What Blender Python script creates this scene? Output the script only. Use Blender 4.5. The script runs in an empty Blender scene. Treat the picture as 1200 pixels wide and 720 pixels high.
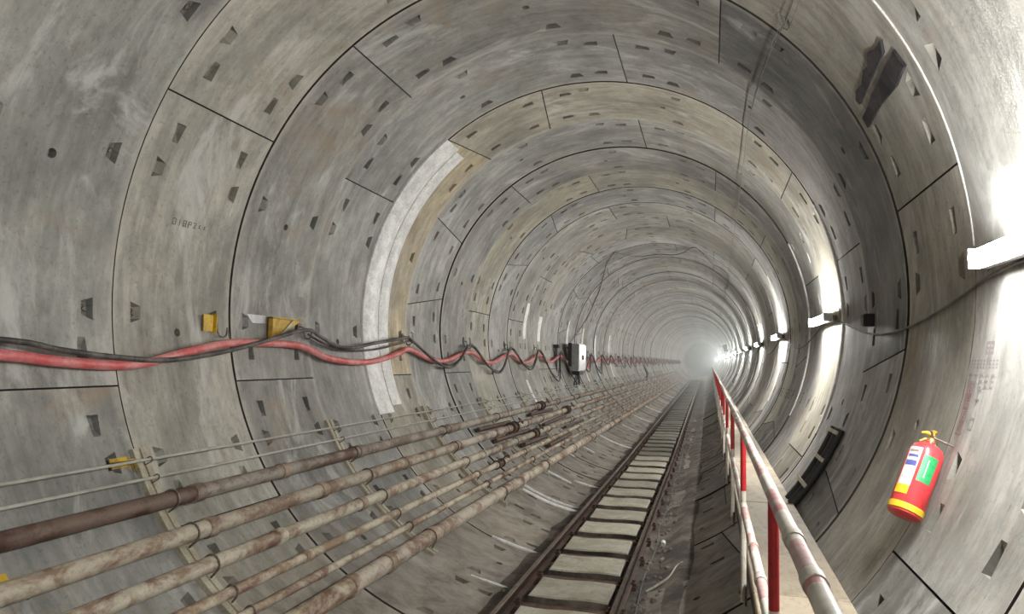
import bpy, bmesh, math, random
from mathutils import Vector, Matrix, geometry
from math import sin, cos, pi, radians, degrees, hypot, atan2

# ------------------------------------------------------------------ camera, world, exposure
S = bpy.context.scene
COL = S.collection
cam_d = bpy.data.cameras.new('camera')
cam = bpy.data.objects.new('camera', cam_d)
COL.objects.link(cam)
cam_d.sensor_fit = 'HORIZONTAL'
cam_d.sensor_width = 36.0
cam_d.lens = 36.0 * 850.1 / 1200.0
cam_d.clip_start = 0.05
cam_d.clip_end = 500
# rows: tunnel right, tunnel axis, up - columns: camera x, y, z
cam.matrix_world = Matrix(((0.96455, 0.0, 0.26393, 1.4884),
                           (0.26321, -0.07381, -0.96191, 0.0),
                           (0.01948, 0.99727, -0.07119, -0.5202),
                           (0, 0, 0, 1)))
S.camera = cam
S.view_settings.view_transform = 'Standard'
S.view_settings.look = 'None'
S.view_settings.gamma = 1.0
S.view_settings.use_curve_mapping = False
S.view_settings.exposure = 0.0
LAMP_STRENGTH = 325.0
S.cycles.max_bounces = 8
S.cycles.diffuse_bounces = 5
S.cycles.volume_bounces = 1
S.cycles.sample_clamp_indirect = 8.0
w_ = bpy.data.worlds.new('world')
S.world = w_
w_.use_nodes = True
w_.node_tree.nodes['Background'].inputs[0].default_value = (0.5, 0.52, 0.5, 1)
w_.node_tree.nodes['Background'].inputs[1].default_value = 0.05

R = 2.9            # inner radius of the lining
W = 1.3877         # ring width
Y0 = 4.4971        # seam between ring 0 and ring 1
Y_END = Y0 + 98 * W
rnd = random.Random(7)

# ------------------------------------------------------------------ materials
def new_mat(name):
    m = bpy.data.materials.new(name)
    m.use_nodes = True
    nt = m.node_tree
    return m, nt, nt.nodes['Principled BSDF']

def N(nt, t, **kw):
    n = nt.nodes.new(t)
    for k, v in kw.items():
        if k == 'inp':
            for i, val in v.items():
                n.inputs[i].default_value = val
        else:
            setattr(n, k, v)
    return n

def ramp(nt, src, stops):
    r = nt.nodes.new('ShaderNodeValToRGB')
    e = r.color_ramp.elements
    e[0].position, e[0].color = stops[0][0], (*([stops[0][1]] * 3 if not isinstance(stops[0][1], tuple) else stops[0][1]), 1)
    e[1].position, e[1].color = stops[1][0], (*([stops[1][1]] * 3 if not isinstance(stops[1][1], tuple) else stops[1][1]), 1)
    for p, c in stops[2:]:
        x = e.new(p)
        x.color = (*([c] * 3 if not isinstance(c, tuple) else c), 1)
    nt.links.new(src, r.inputs[0])
    return r.outputs[0]

def mix(nt, mode, fac, a, b):
    n = nt.nodes.new('ShaderNodeMix')
    n.data_type = 'RGBA'
    n.blend_type = mode
    n.clamp_factor = True
    def put(sock, v):
        if isinstance(v, (int, float)):
            sock.default_value = v
        elif isinstance(v, tuple):
            sock.default_value = (*v, 1) if len(v) == 3 else v
        else:
            nt.links.new(v, sock)
    put(n.inputs[0], fac)
    put(n.inputs[6], a)
    put(n.inputs[7], b)
    return n.outputs[2]

def math_n(nt, op, a, b=0.0, c=0.0):
    n = nt.nodes.new('ShaderNodeMath')
    n.operation = op
    for i, v in enumerate((a, b, c)):
        if isinstance(v, (int, float)):
            n.inputs[i].default_value = v
        else:
            nt.links.new(v, n.inputs[i])
    return n.outputs[0]

def noise(nt, vec, scale, detail=5, rough=0.6, dist=0.0):
    n = N(nt, 'ShaderNodeTexNoise', inp={'Scale': scale, 'Detail': detail, 'Roughness': rough, 'Distortion': dist})
    nt.links.new(vec, n.inputs['Vector'])
    return n.outputs['Fac']

def mapped(nt, vec, scale):
    n = N(nt, 'ShaderNodeMapping')
    n.inputs['Scale'].default_value = scale
    nt.links.new(vec, n.inputs['Vector'])
    return n.outputs[0]

def concrete(name, base, dark=1.0):
    """cast segment concrete: UV = (arc length, along tunnel) in metres, tinted by the object colour"""
    m, nt, b = new_mat(name)
    L = nt.links
    uv = N(nt, 'ShaderNodeUVMap').outputs[0]
    oi = N(nt, 'ShaderNodeObjectInfo')
    off = N(nt, 'ShaderNodeVectorMath', operation='MULTIPLY_ADD')
    comb = N(nt, 'ShaderNodeCombineXYZ')
    L.new(oi.outputs['Random'], comb.inputs[0]); L.new(oi.outputs['Random'], comb.inputs[1]); L.new(oi.outputs['Random'], comb.inputs[2])
    L.new(comb.outputs[0], off.inputs[0])
    off.inputs[1].default_value = (37.0, 53.0, 71.0)
    L.new(uv, off.inputs[2])
    v = off.outputs[0]
    big = ramp(nt, noise(nt, v, 0.9, 5, 0.62, 0.4), [(0.3, 0.60), (0.72, 1.30)])
    mid = ramp(nt, noise(nt, mapped(nt, v, (1.0, 2.2, 1.0)), 2.6, 6, 0.7, 0.3), [(0.3, 0.72), (0.7, 1.20)])
    streak = ramp(nt, noise(nt, mapped(nt, v, (0.55, 8.0, 1.0)), 1.6, 5, 0.65), [(0.32, 0.74), (0.66, 1.12)])
    speck = ramp(nt, noise(nt, v, 30, 4, 0.75), [(0.27, 0.45), (0.44, 1.03)])
    c = mix(nt, 'MULTIPLY', 1.0, base, oi.outputs['Color'])
    c = mix(nt, 'MULTIPLY', 1.0, c, big)
    c = mix(nt, 'MULTIPLY', 1.0, c, mid)
    c = mix(nt, 'MULTIPLY', 0.85, c, streak)
    c = mix(nt, 'MULTIPLY', 0.8, c, speck)
    splat = ramp(nt, noise(nt, mapped(nt, v, (1.0, 1.6, 1.0)), 7.5, 5, 0.72, 0.5), [(0.33, 0.70), (0.62, 1.10)])
    c = mix(nt, 'MULTIPLY', 0.5, c, splat)
    # pale lime bloom and brown seepage, each with its own outline
    bloom = ramp(nt, noise(nt, mapped(nt, v, (0.7, 1.4, 1.0)), 1.15, 6, 0.68, 0.8), [(0.55, 0.0), (0.66, 0.62)])
    c = mix(nt, 'MIX', bloom, c, (0.56, 0.56, 0.54))
    brown = ramp(nt, noise(nt, mapped(nt, v, (1.5, 0.8, 3.0)), 0.8, 6, 0.7, 0.5), [(0.57, 0.0), (0.70, 0.6)])
    c = mix(nt, 'MIX', brown, c, (0.30, 0.225, 0.155))
    wet = ramp(nt, noise(nt, mapped(nt, v, (0.6, 2.2, 5.0)), 0.75, 5, 0.6, 0.6), [(0.57, 0.0), (0.68, 0.5)])
    c = mix(nt, 'MIX', wet, c, (0.17, 0.165, 0.155))
    # grout smeared along the ring edges
    sep = N(nt, 'ShaderNodeSeparateXYZ'); L.new(uv, sep.inputs[0])
    e1 = math_n(nt, 'MINIMUM', sep.outputs[1], math_n(nt, 'SUBTRACT', W, sep.outputs[1]))
    e1 = math_n(nt, 'ADD', e1, math_n(nt, 'MULTIPLY', math_n(nt, 'SUBTRACT', noise(nt, v, 5.0, 4), 0.5), 0.16))
    edge = ramp(nt, e1, [(0.0, 0.5), (0.075, 0.0)])
    c = mix(nt, 'MIX', edge, c, (0.50, 0.47, 0.41))
    # silt and splashed mud that has settled on the invert
    geo = N(nt, 'ShaderNodeNewGeometry')
    sp = N(nt, 'ShaderNodeSeparateXYZ'); L.new(geo.outputs['Position'], sp.inputs[0])
    nz = noise(nt, geo.outputs['Position'], 0.9, 6, 0.65, 0.4)
    low = math_n(nt, 'ADD', sp.outputs[2], math_n(nt, 'MULTIPLY', math_n(nt, 'SUBTRACT', nz, 0.5), 1.5))
    mudf = ramp(nt, math_n(nt, 'MULTIPLY_ADD', low, -1.0, -1.95), [(0.0, 0.0), (0.65, 0.72)])
    nz2 = ramp(nt, noise(nt, geo.outputs['Position'], 3.2, 7, 0.7, 0.5), [(0.36, 0.0), (0.62, 1.0)])
    mudc = mix(nt, 'MIX', nz2, (0.11, 0.088, 0.068), (0.35, 0.31, 0.26))
    c = mix(nt, 'MIX', mudf, c, mudc)
    if dark != 1.0:
        c = mix(nt, 'MULTIPLY', 1.0, c, (dark, dark, dark))
    L.new(c, b.inputs['Base Color'])
    rg = ramp(nt, noise(nt, v, 2.2, 4), [(0.3, 0.42), (0.7, 0.78)])
    L.new(rg, b.inputs['Roughness'])
    bm = N(nt, 'ShaderNodeBump', inp={'Strength': 0.35, 'Distance': 0.006})
    hsum = math_n(nt, 'ADD', noise(nt, v, 26, 5, 0.7), math_n(nt, 'MULTIPLY', noise(nt, mapped(nt, v, (1, 6, 1)), 5, 4), 1.3))
    L.new(hsum, bm.inputs['Height'])
    L.new(bm.outputs[0], b.inputs['Normal'])
    return m

def grungy(name, c1, c2, scale=6.0, rough=0.6, metal=0.0, stretch=(1, 1, 1), lo=0.42, hi=0.6, bump=0.2, tint=False, c3=None):
    m, nt, b = new_mat(name)
    L = nt.links
    tc = N(nt, 'ShaderNodeTexCoord')
    oi = N(nt, 'ShaderNodeObjectInfo')
    add = N(nt, 'ShaderNodeVectorMath', operation='ADD')
    L.new(tc.outputs['Object'], add.inputs[0])
    k = N(nt, 'ShaderNodeVectorMath', operation='SCALE'); k.inputs[0].default_value = (31, 47, 59)
    L.new(oi.outputs['Random'], k.inputs['Scale'])
    L.new(k.outputs[0], add.inputs[1])
    v = mapped(nt, add.outputs[0], stretch)
    n1 = noise(nt, v, scale, 7, 0.68, 0.3)
    f = ramp(nt, n1, [(lo, 0.0), (hi, 1.0)])
    c = mix(nt, 'MIX', f, c1, c2)
    if c3:
        f3 = ramp(nt, noise(nt, v, scale * 0.55, 6, 0.7, 0.6), [(0.52, 0.0), (0.64, 0.9)])
        c = mix(nt, 'MIX', f3, c, c3)
    sp = ramp(nt, noise(nt, v, scale * 7, 3, 0.7), [(0.3, 0.7), (0.5, 1.05)])
    c = mix(nt, 'MULTIPLY', 0.8, c, sp)
    if tint:
        c = mix(nt, 'MULTIPLY', 1.0, c, oi.outputs['Color'])
    L.new(c, b.inputs['Base Color'])
    b.inputs['Roughness'].default_value = rough
    b.inputs['Metallic'].default_value = metal
    if bump:
        bm = N(nt, 'ShaderNodeBump', inp={'Strength': bump, 'Distance': 0.004})
        L.new(n1, bm.inputs['Height'])
        L.new(bm.outputs[0], b.inputs['Normal'])
    return m

def plain(name, col, rough=0.5, metal=0.0):
    return grungy(name, tuple(x * 0.82 for x in col), col, 9.0, rough, metal, bump=0.08)

M_CON = concrete('segment_concrete', (0.355, 0.347, 0.323))
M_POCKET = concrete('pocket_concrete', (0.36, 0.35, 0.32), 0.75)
M_GAP = plain('joint_gasket', (0.035, 0.033, 0.03), 0.9)
M_MORTAR_GLARE = grungy('lime_mortar_and_glare', (0.62, 0.62, 0.61), (0.84, 0.84, 0.83), 5.0, 0.38, stretch=(1, 1, 1), bump=0.25)  # seam mortar; on the left wall it doubles as painted lamp glare
M_PIPE = grungy('weathered_pipe', (0.35, 0.328, 0.285), (0.175, 0.125, 0.092), 5.0, 0.62, 0.0, (1, 0.6, 1), 0.47, 0.60, 0.4, True, (0.105, 0.045, 0.03))
M_CONDUIT = grungy('galvanised_conduit', (0.42, 0.42, 0.37), (0.31, 0.30, 0.26), 6, 0.5, 0.0, (1, 0.3, 1), bump=0.1)
M_CLAMP = grungy('clamp_steel', (0.20, 0.185, 0.16), (0.12, 0.075, 0.05), 12, 0.55, 0.3)
M_STRUT = grungy('strut_steel', (0.47, 0.44, 0.35), (0.34, 0.30, 0.22), 7, 0.5, 0.2)
M_RUST = grungy('rusted_steel', (0.065, 0.038, 0.028), (0.13, 0.07, 0.048), 8, 0.65, 0.1, (1, 0.4, 1), c3=(0.05, 0.035, 0.03))
M_RAILHEAD = grungy('worn_rail_head', (0.19, 0.14, 0.115), (0.33, 0.28, 0.245), 7, 0.42, 0.4, (1, 0.25, 1), bump=0.1)
M_SLAB = grungy('infill_concrete', (0.47, 0.455, 0.385), (0.36, 0.335, 0.265), 4, 0.55, bump=0.3, tint=True, c3=(0.30, 0.27, 0.20))
M_SLUDGE = grungy('track_mud', (0.045, 0.037, 0.030), (0.16, 0.135, 0.11), 2.4, 0.75, bump=0.7)
M_WALK = grungy('walkway_boards', (0.40, 0.335, 0.245), (0.31, 0.255, 0.185), 2.5, 0.65, stretch=(1, 0.5, 1), bump=0.2, c3=(0.42, 0.37, 0.29))
M_DARKSTEEL = grungy('dark_bracket_steel', (0.05, 0.045, 0.04), (0.10, 0.075, 0.06), 8, 0.6, 0.2)
M_REDCABLE = grungy('red_cable_sheath', (0.56, 0.105, 0.11), (0.66, 0.27, 0.26), 5, 0.42, stretch=(1, 0.7, 1), bump=0.1)
M_BLACKCABLE = grungy('black_cable_sheath', (0.035, 0.033, 0.032), (0.14, 0.125, 0.11), 5, 0.5, bump=0.15)
M_GREYCABLE = grungy('grey_cable_sheath', (0.07, 0.065, 0.06), (0.15, 0.14, 0.125), 5, 0.5)
M_YELLOW = grungy('yellow_paint', (0.60, 0.385, 0.02), (0.40, 0.24, 0.03), 6, 0.5, c3=(0.18, 0.12, 0.03))
M_BOX = grungy('cabinet_grey', (0.40, 0.405, 0.40), (0.30, 0.305, 0.30), 3, 0.35, 0.2)
M_BOXDOOR = grungy('cabinet_door', (0.82, 0.83, 0.83), (0.74, 0.75, 0.75), 3, 0.25, 0.1)
M_RED = grungy('extinguisher_red', (0.66, 0.055, 0.065), (0.56, 0.04, 0.048), 5, 0.28, bump=0.05)
M_GREEN = plain('label_green', (0.03, 0.36, 0.12), 0.4)
M_WHITE = plain('label_white', (0.72, 0.72, 0.68), 0.4)
M_BLUE = plain('label_blue', (0.12, 0.13, 0.42), 0.4)
M_LABELYEL = plain('label_yellow', (0.75, 0.50, 0.03), 0.4)
M_BLACK = plain('black_rubber', (0.03, 0.028, 0.028), 0.6)
M_BRASS = plain('brass', (0.55, 0.40, 0.12), 0.35, 0.6)
M_STENCILRED = grungy('faded_red_stencil', (0.31, 0.165, 0.165), (0.33, 0.27, 0.26), 14, 0.7, bump=0)
M_STENCILGREY = grungy('faded_grey_stencil', (0.24, 0.23, 0.24), (0.31, 0.30, 0.30), 14, 0.7, bump=0)
M_STENCILROSE = grungy('worn_rose_stencil', (0.29, 0.235, 0.235), (0.33, 0.305, 0.30), 14, 0.7, bump=0)
M_STENCILBLACK = grungy('black_stencil', (0.05, 0.05, 0.045), (0.14, 0.135, 0.12), 16, 0.7, bump=0)
M_PAD = grungy('torn_bitumen', (0.014, 0.012, 0.016), (0.05, 0.046, 0.05), 6, 0.7, bump=0.4)
M_HOUSING = plain('lamp_housing', (0.62, 0.63, 0.64), 0.4)
M_RUBBLE = grungy('rubble', (0.24, 0.215, 0.18), (0.14, 0.12, 0.10), 5, 0.8, tint=True)

def painted_bands(name, period, phase, axis, red_lo):
    """red and white hazard bands, worn through to primer"""
    m, nt, b = new_mat(name)
    L = nt.links
    tc = N(nt, 'ShaderNodeTexCoord')
    sp = N(nt, 'ShaderNodeSeparateXYZ'); L.new(tc.outputs['Object'], sp.inputs[0])
    n1 = noise(nt, tc.outputs['Object'], 9, 5, 0.7)
    t = math_n(nt, 'FRACT', math_n(nt, 'DIVIDE', math_n(nt, 'SUBTRACT', sp.outputs[axis], phase), period))
    f = math_n(nt, 'LESS_THAN', t, 0.5)
    worn = mix(nt, 'MIX', ramp(nt, n1, [(0.40, 0.0), (0.62, 1.0)]), (0.46, 0.20, 0.19), (0.55, 0.43, 0.40))
    white = mix(nt, 'MIX', ramp(nt, noise(nt, tc.outputs['Object'], 6, 6, 0.7), [(0.45, 0.0), (0.62, 1.0)]), (0.66, 0.63, 0.56), (0.47, 0.40, 0.35))
    c = mix(nt, 'MIX', f, white, worn)
    L.new(c, b.inputs['Base Color'])
    b.inputs['Roughness'].default_value = 0.45
    return m
M_BANDS = painted_bands('banded_rail_paint', 0.68, 1.86, 1, 0)
M_POSTRED = grungy('post_red_paint', (0.40, 0.015, 0.02), (0.33, 0.02, 0.022), 6, 0.4)
M_POSTWHITE = grungy('post_white_paint', (0.62, 0.59, 0.52), (0.45, 0.40, 0.34), 6, 0.5)

m_, nt_, b_ = new_mat('lamp_diffuser')
b_.inputs['Base Color'].default_value = (0.9, 0.9, 0.9, 1)
b_.inputs['Emission Color'].default_value = (1.0, 0.985, 0.945, 1)
b_.inputs['Emission Strength'].default_value = LAMP_STRENGTH
M_LIT = m_

# ------------------------------------------------------------------ mesh helpers
def link(name, me, mat=None, parent=None, kind=None, color=None):
    o = bpy.data.objects.new(name, me)
    COL.objects.link(o)
    if mat is not None and me is not None:
        for x in (mat if isinstance(mat, (list, tuple)) else [mat]):
            me.materials.append(x)
    if parent:
        o.parent = parent
    if kind:
        o['kind'] = kind
    if color:
        o.color = (*color, 1)
    return o

def from_bm(name, bm, mat, parent=None, smooth=True, **kw):
    me = bpy.data.meshes.new(name)
    bmesh.ops.recalc_face_normals(bm, faces=bm.faces)
    bm.to_mesh(me)
    bm.free()
    if smooth:
        me.shade_smooth()
        me.set_sharp_from_angle(angle=radians(38))
    return link(name, me, mat, parent, **kw)

def empty(name, loc, label=None, cat=None, group=None, rot=(0, 0, 0)):
    o = bpy.data.objects.new(name, None)
    o.empty_display_size = 0.1
    o.location = loc
    o.rotation_euler = rot
    COL.objects.link(o)
    tag(o, label, cat, group)
    return o

def tag(o, label=None, cat=None, group=None):
    if label: o['label'] = label
    if cat: o['category'] = cat
    if group: o['group'] = group
    return o

def copy_obj(o, parent=None, loc=None):
    c = o.copy()
    COL.objects.link(c)
    if parent: c.parent = parent
    if loc is not None: c.location = loc
    return c

def box(bm, c, s, M=None):
    x, y, z = (k / 2 for k in s)
    vs = [bm.verts.new(Vector((c[0] + a * x, c[1] + b * y, c[2] + d * z))) for a in (-1, 1) for b in (-1, 1) for d in (-1, 1)]
    if M:
        for v in vs: v.co = M @ v.co
    for f in ((0, 1, 3, 2), (4, 6, 7, 5), (0, 4, 5, 1), (2, 3, 7, 6), (0, 2, 6, 4), (1, 5, 7, 3)):
        bm.faces.new([vs[i] for i in f])
    return vs

def tube(bm, pts, r, n=10, caps=True, up=Vector((0.13, 0.07, 1))):
    pts = [Vector(p) for p in pts]
    rings = []
    for i, p in enumerate(pts):
        d = (pts[min(i + 1, len(pts) - 1)] - pts[max(i - 1, 0)]).normalized()
        a = d.cross(up)
        if a.length < 1e-3: a = d.cross(Vector((1, 0, 0)))
        a.normalize()
        b = a.cross(d)
        rr = r[i] if isinstance(r, (list, tuple)) else r
        rings.append([bm.verts.new(p + a * rr * cos(2 * pi * k / n) + b * rr * sin(2 * pi * k / n)) for k in range(n)])
    for q0, q1 in zip(rings, rings[1:]):
        for k in range(n):
            bm.faces.new((q0[k], q0[(k + 1) % n], q1[(k + 1) % n], q1[k]))
    if caps:
        bm.faces.new(rings[0]); bm.faces.new(rings[-1][::-1])
    return rings

def lathe(bm, prof, n=24, M=None):
    rings = []
    for r, z in prof:
        rings.append([bm.verts.new(Vector((max(r, 1e-4) * cos(2 * pi * k / n), max(r, 1e-4) * sin(2 * pi * k / n), z))) for k in range(n)])
    for q0, q1 in zip(rings, rings[1:]):
        for k in range(n):
            bm.faces.new((q0[k], q0[(k + 1) % n], q1[(k + 1) % n], q1[k]))
    bm.faces.new(rings[0]); bm.faces.new(rings[-1])
    if M:
        for q in rings:
            for v in q: v.co = M @ v.co

def pol(th, r, y):
    t = radians(th)
    return Vector((r * cos(t), y, r * sin(t)))

def smooth_path(pts, n=6):
    """Catmull-Rom through the points"""
    P = [Vector(p) for p in pts]
    out = []
    for i in range(len(P) - 1):
        p0, p1, p2, p3 = P[max(i - 1, 0)], P[i], P[i + 1], P[min(i + 2, len(P) - 1)]
        for k in range(n):
            t = k / n
            out.append(0.5 * ((2 * p1) + (p2 - p0) * t + (2 * p0 - 5 * p1 + 4 * p2 - p3) * t * t + (3 * p1 - p0 - 3 * p2 + p3) * t ** 3))
    out.append(P[-1])
    return out

def arc_plate(bm, th0, th1, y0, y1, r_in, r_out, n=None, bulge=0.0, ny=1):
    """a curved plate hugging the lining, inner face at r_in"""
    n = n or max(2, int(abs(th1 - th0) / 3))
    grid = []
    for i in range(n + 1):
        th = th0 + (th1 - th0) * i / n
        row = [bm.verts.new(pol(th, r_in - bulge * sin(pi * j / ny) * min(1, 6 * min(i, n - i) / n), y0 + (y1 - y0) * j / ny)) for j in range(ny + 1)]
        row.append(bm.verts.new(pol(th, r_out, y1)))
        row.append(bm.verts.new(pol(th, r_out, y0)))
        grid.append(row)
    m = len(grid[0])
    for a, b in zip(grid, grid[1:]):
        for j in range(m):
            bm.faces.new((a[j], a[(j + 1) % m], b[(j + 1) % m], b[j]))
    bm.faces.new(grid[0]); bm.faces.new(grid[-1][::-1])

# ------------------------------------------------------------------ tunnel lining
# sixteen bolt positions round the ring (degrees); a ring is five 3-slot segments and a 1-slot key
SLOT = [12.5, 34.8, 57.1, 79.9, 103.0, 126.0, 149.3, 172.8, 195.6, 218.4, 240.5, 262.5, 284.0, 305.5, 328.0, 350.2]
def slot(i):
    return SLOT[i % 16] + 360.0 * (i // 16)
GAP = 0.0065
DEPTH = 0.11
POCKET_D = 0.055

def seg_mesh(i0, span, key_slot):
    """one precast segment: slots i0 .. i0+span; joints beside the key are skewed"""
    def skew(i):
        if i % 16 == key_slot % 16: return 1
        if i % 16 == (key_slot + 1) % 16: return -1
        return 0
    lo, hi = slot(i0), slot(i0 + span)
    sl, sh = skew(i0), skew(i0 + span)
    g = degrees(GAP / R)
    def th_lo(v): return lo + sl * 1.9 * (2 * v / W - 1) + g
    def th_hi(v): return hi + sh * 1.9 * (2 * v / W - 1) - g
    k = radians(1) * R
    v0, v1 = GAP, W - GAP
    n = max(8, int((hi - lo) / 2.6))
    verts, edges = [], []
    for i in range(n + 1):
        s = i / n
        verts.append(((th_lo(v0) + (th_hi(v0) - th_lo(v0)) * s) * k, v0))
    for i in range(n, -1, -1):
        s = i / n
        verts.append(((th_lo(v1) + (th_hi(v1) - th_lo(v1)) * s) * k, v1))
    nb = len(verts)
    edges = [(i, (i + 1) % nb) for i in range(nb)]
    holes = []   # (top polygon, floor polygon with depths)
    def pocket(th, v, kind, sgn):
        u = th * k
        if kind == 'joint':      # sgn: direction (in theta) away from the joint
            top = [(u - sgn * 0.075, v - 0.050), (u - sgn * 0.075, v + 0.050), (u + sgn * 0.085, v + 0.033), (u + sgn * 0.085, v - 0.033)]
            flo = [(u - sgn * 0.068, v - 0.042, POCKET_D), (u - sgn * 0.068, v + 0.042, POCKET_D), (u + sgn * 0.02, v + 0.033, POCKET_D * .8), (u + sgn * 0.02, v - 0.033, POCKET_D * .8)]
        else:                    # sgn: direction (in v) away from the ring edge
            top = [(u - 0.085, v - sgn * 0.05), (u + 0.085, v - sgn * 0.05), (u + 0.05, v + sgn * 0.055), (u - 0.05, v + sgn * 0.055)]
            flo = [(u - 0.07, v - sgn * 0.042, POCKET_D), (u + 0.07, v - sgn * 0.042, POCKET_D), (u + 0.045, v + sgn * 0.01, POCKET_D * .8), (u - 0.045, v + sgn * 0.01, POCKET_D * .8)]
        holes.append((top, flo))
    key = span == 1
    jp = 4.2 if key else 5.4
    for th_f, sg in ((th_lo, 1), (th_hi, -1)):
        for v in (0.29, W - 0.29):
            pocket(th_f(v) + sg * jp, v, 'joint', sg)
    for j in range(span):
        mid = (slot(i0 + j) + slot(i0 + j + 1)) / 2
        if key: continue
        for v, sg in ((0.23, 1), (W - 0.23, -1)):
            pocket(mid, v, 'ring', sg)
    if not key:   # grout hole in the middle of the segment
        uc, vc = (lo + hi) / 2 * k + 0.16, W / 2
        holes.append(([(uc + 0.036 * cos(a * pi / 5), vc + 0.036 * sin(a * pi / 5)) for a in range(10)],
                      [(uc + 0.03 * cos(a * pi / 5), vc + 0.03 * sin(a * pi / 5), 0.06) for a in range(10)]))
    for top, _ in holes:
        s = len(verts)
        verts += top
        edges += [(s + i, s + (i + 1) % len(top)) for i in range(len(top))]
    def inside(p, poly):
        c = False
        for (x1, y1), (x2, y2) in zip(poly, poly[1:] + poly[:1]):
            if (y1 > p[1]) != (y2 > p[1]) and p[0] < (x2 - x1) * (p[1] - y1) / (y2 - y1) + x1: c = not c
        return c
    outline = verts[:nb]
    for v in (0.12 * W, 0.37 * W, 0.63 * W, 0.88 * W):    # rows that keep the face round
        for i in range(1, n):
            s = i / n
            p = ((th_lo(v) + (th_hi(v) - th_lo(v)) * s) * k, v)
            if not any(inside(p, t) for t, _ in holes): verts.append(p)
    cv, ce, cf, *_ = geometry.delaunay_2d_cdt([Vector(p) for p in verts], edges, [], 0, 1e-5)
    V, F, UV, MI, NR = [], [], [], [], []
    def put(u, v, d):
        V.append(pol(u / k, R + d, v)); UV.append((u, v)); return len(V) - 1
    def face(ids, mi, smooth):
        p = [V[i] for i in ids]
        nrm = Vector((0, 0, 0))
        for a in range(len(p)):
            nrm += p[a].cross(p[(a + 1) % len(p)])
        F.append(ids); MI.append(mi)
        if smooth:
            NR.extend([-Vector((V[i].x, 0, V[i].z)).normalized() for i in ids])
        else:
            NR.extend([nrm.normalized()] * len(ids))
    for p in cv: put(p.x, p.y, 0)
    for f in cf:
        c = (sum(cv[i].x for i in f) / 3, sum(cv[i].y for i in f) / 3)
        if not inside(c, outline) or any(inside(c, t) for t, _ in holes): continue
        p = [cv[i] for i in f]
        ccw = (p[1].x - p[0].x) * (p[2].y - p[0].y) - (p[1].y - p[0].y) * (p[2].x - p[0].x) > 0
        face(list(f) if ccw else list(f)[::-1], 0, True)
    def wall(a, b, mi, inward):
        """quads from loop a to loop b; facing decided against a point"""
        m = len(a)
        for i in range(m):
            q = [a[i], a[(i + 1) % m], b[(i + 1) % m], b[i]]
            p = [V[j] for j in q]
            nrm = (p[2] - p[0]).cross(p[3] - p[1])
            if nrm.dot(inward - sum(p, Vector()) / 4) < 0: q = q[::-1]
            face(q, mi, False)
    for top, flo in holes:
        a = [put(u, v, 0) for u, v in top]
        b = [put(u, v, d) for u, v, d in flo]
        cu, cv_ = sum(p[0] for p in top) / len(top), sum(p[1] for p in top) / len(top)
        ctr = pol(cu / k, R + 0.02, cv_)
        wall(a, b, 1, ctr)
        q = b
        p = [V[j] for j in q]
        nrm = (p[1] - p[0]).cross(p[2] - p[1])
        if nrm.dot(ctr - p[0]) < 0: q = q[::-1]
        face(q, 1, False)
    a = [put(u, v, 0) for u, v in outline]
    b = [put(u, v, DEPTH) for u, v in outline]
    ctr = pol((lo + hi) / 2, R + DEPTH / 2, W / 2)
    m = len(a)
    for i in range(m):
        q = [a[i], a[(i + 1) % m], b[(i + 1) % m], b[i]]
        p = [V[j] for j in q]
        nrm = (p[2] - p[0]).cross(p[3] - p[1])
        if nrm.dot(sum(p, Vector()) / 4 - ctr) < 0: q = q[::-1]
        face(q, 2, False)
    me = bpy.data.meshes.new('segment')
    me.from_pydata([tuple(v) for v in V], [], F)
    me.materials.append(M_CON); me.materials.append(M_POCKET); me.materials.append(M_GAP)
    uvl = me.uv_layers.new(name='UVMap')
    for i, l in enumerate(me.loops):
        uvl.data[i].uv = UV[l.vertex_index]
    me.polygons.foreach_set('material_index', MI)
    me.polygons.foreach_set('use_smooth', [True] * len(F))
    me.normals_split_custom_set([tuple(x) for x in NR])
    me.update()
    return me

# setting: four arcs of dark grout behind the segments, each parenting its segments
def backing(name, t0, t1):
    bm = bmesh.new()
    arc_plate(bm, t0, t1, -12.0, Y_END, R + 0.125, R + 0.30, n=16)
    return from_bm(name, bm, M_GAP, smooth=False, kind='structure')
WALL = {'ceiling': backing('ceiling', 50, 130), 'wall_left': backing('wall_left', 130, 222),
        'floor': backing('floor', 222, 318), 'wall_right': backing('wall_right', -42, 50)}
def host(th):
    th %= 360
    return WALL['ceiling' if 50 <= th < 130 else 'wall_left' if 130 <= th < 222 else 'floor' if 222 <= th < 318 else 'wall_right']

# key slot of each ring, read off the joints of the photographed rings
KEYS = {0: 4, 1: 12, 2: 14, 3: 12, 4: 4, 5: 6, 6: 14, 7: 13, 8: 5, 9: 13, 10: 12, 11: 4, 12: 14, 13: 6, 14: 5, -1: 6}
TINT = {-1: (.98, .98, .98), 0: (.97, .98, .97), 1: (1.12, 1.10, 1.02), 2: (.88, .875, .87), 3: (.95, .96, .97), 4: (1.10, 1.05, .93), 5: (.97, .98, .99),
        6: (.90, .90, .90), 7: (1.06, 1.05, .93), 8: (.90, .91, .93), 9: (1.0, .99, .95), 10: (1.05, 1.04, 1.0)}
SPECIAL = {(4, 5): (1.34, 1.17, .88), (2, 15): (.50, .51, .535), (1, 0): (1.0, .98, .92), (5, 0): (1.12, 1.12, 1.1), (2, 14): (.92, .92, .92), (7, 10): (1.12, 1.1, 1.0),
           (7, 4): (1.18, 1.14, .96), (3, 0): (.82, .82, .84), (3, 13): (.92, .92, .95)}
cache = {}
N_SINGLE = 44
def ring_layout(key):
    out = [(key, 1)]
    for j in range(5): out.append((key + 1 + 3 * j, 3))
    return out
far_bm = {}
RS = {}
def tint_of(f, c):
    return (f * c[0], f * c[1], f * c[2])
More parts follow.
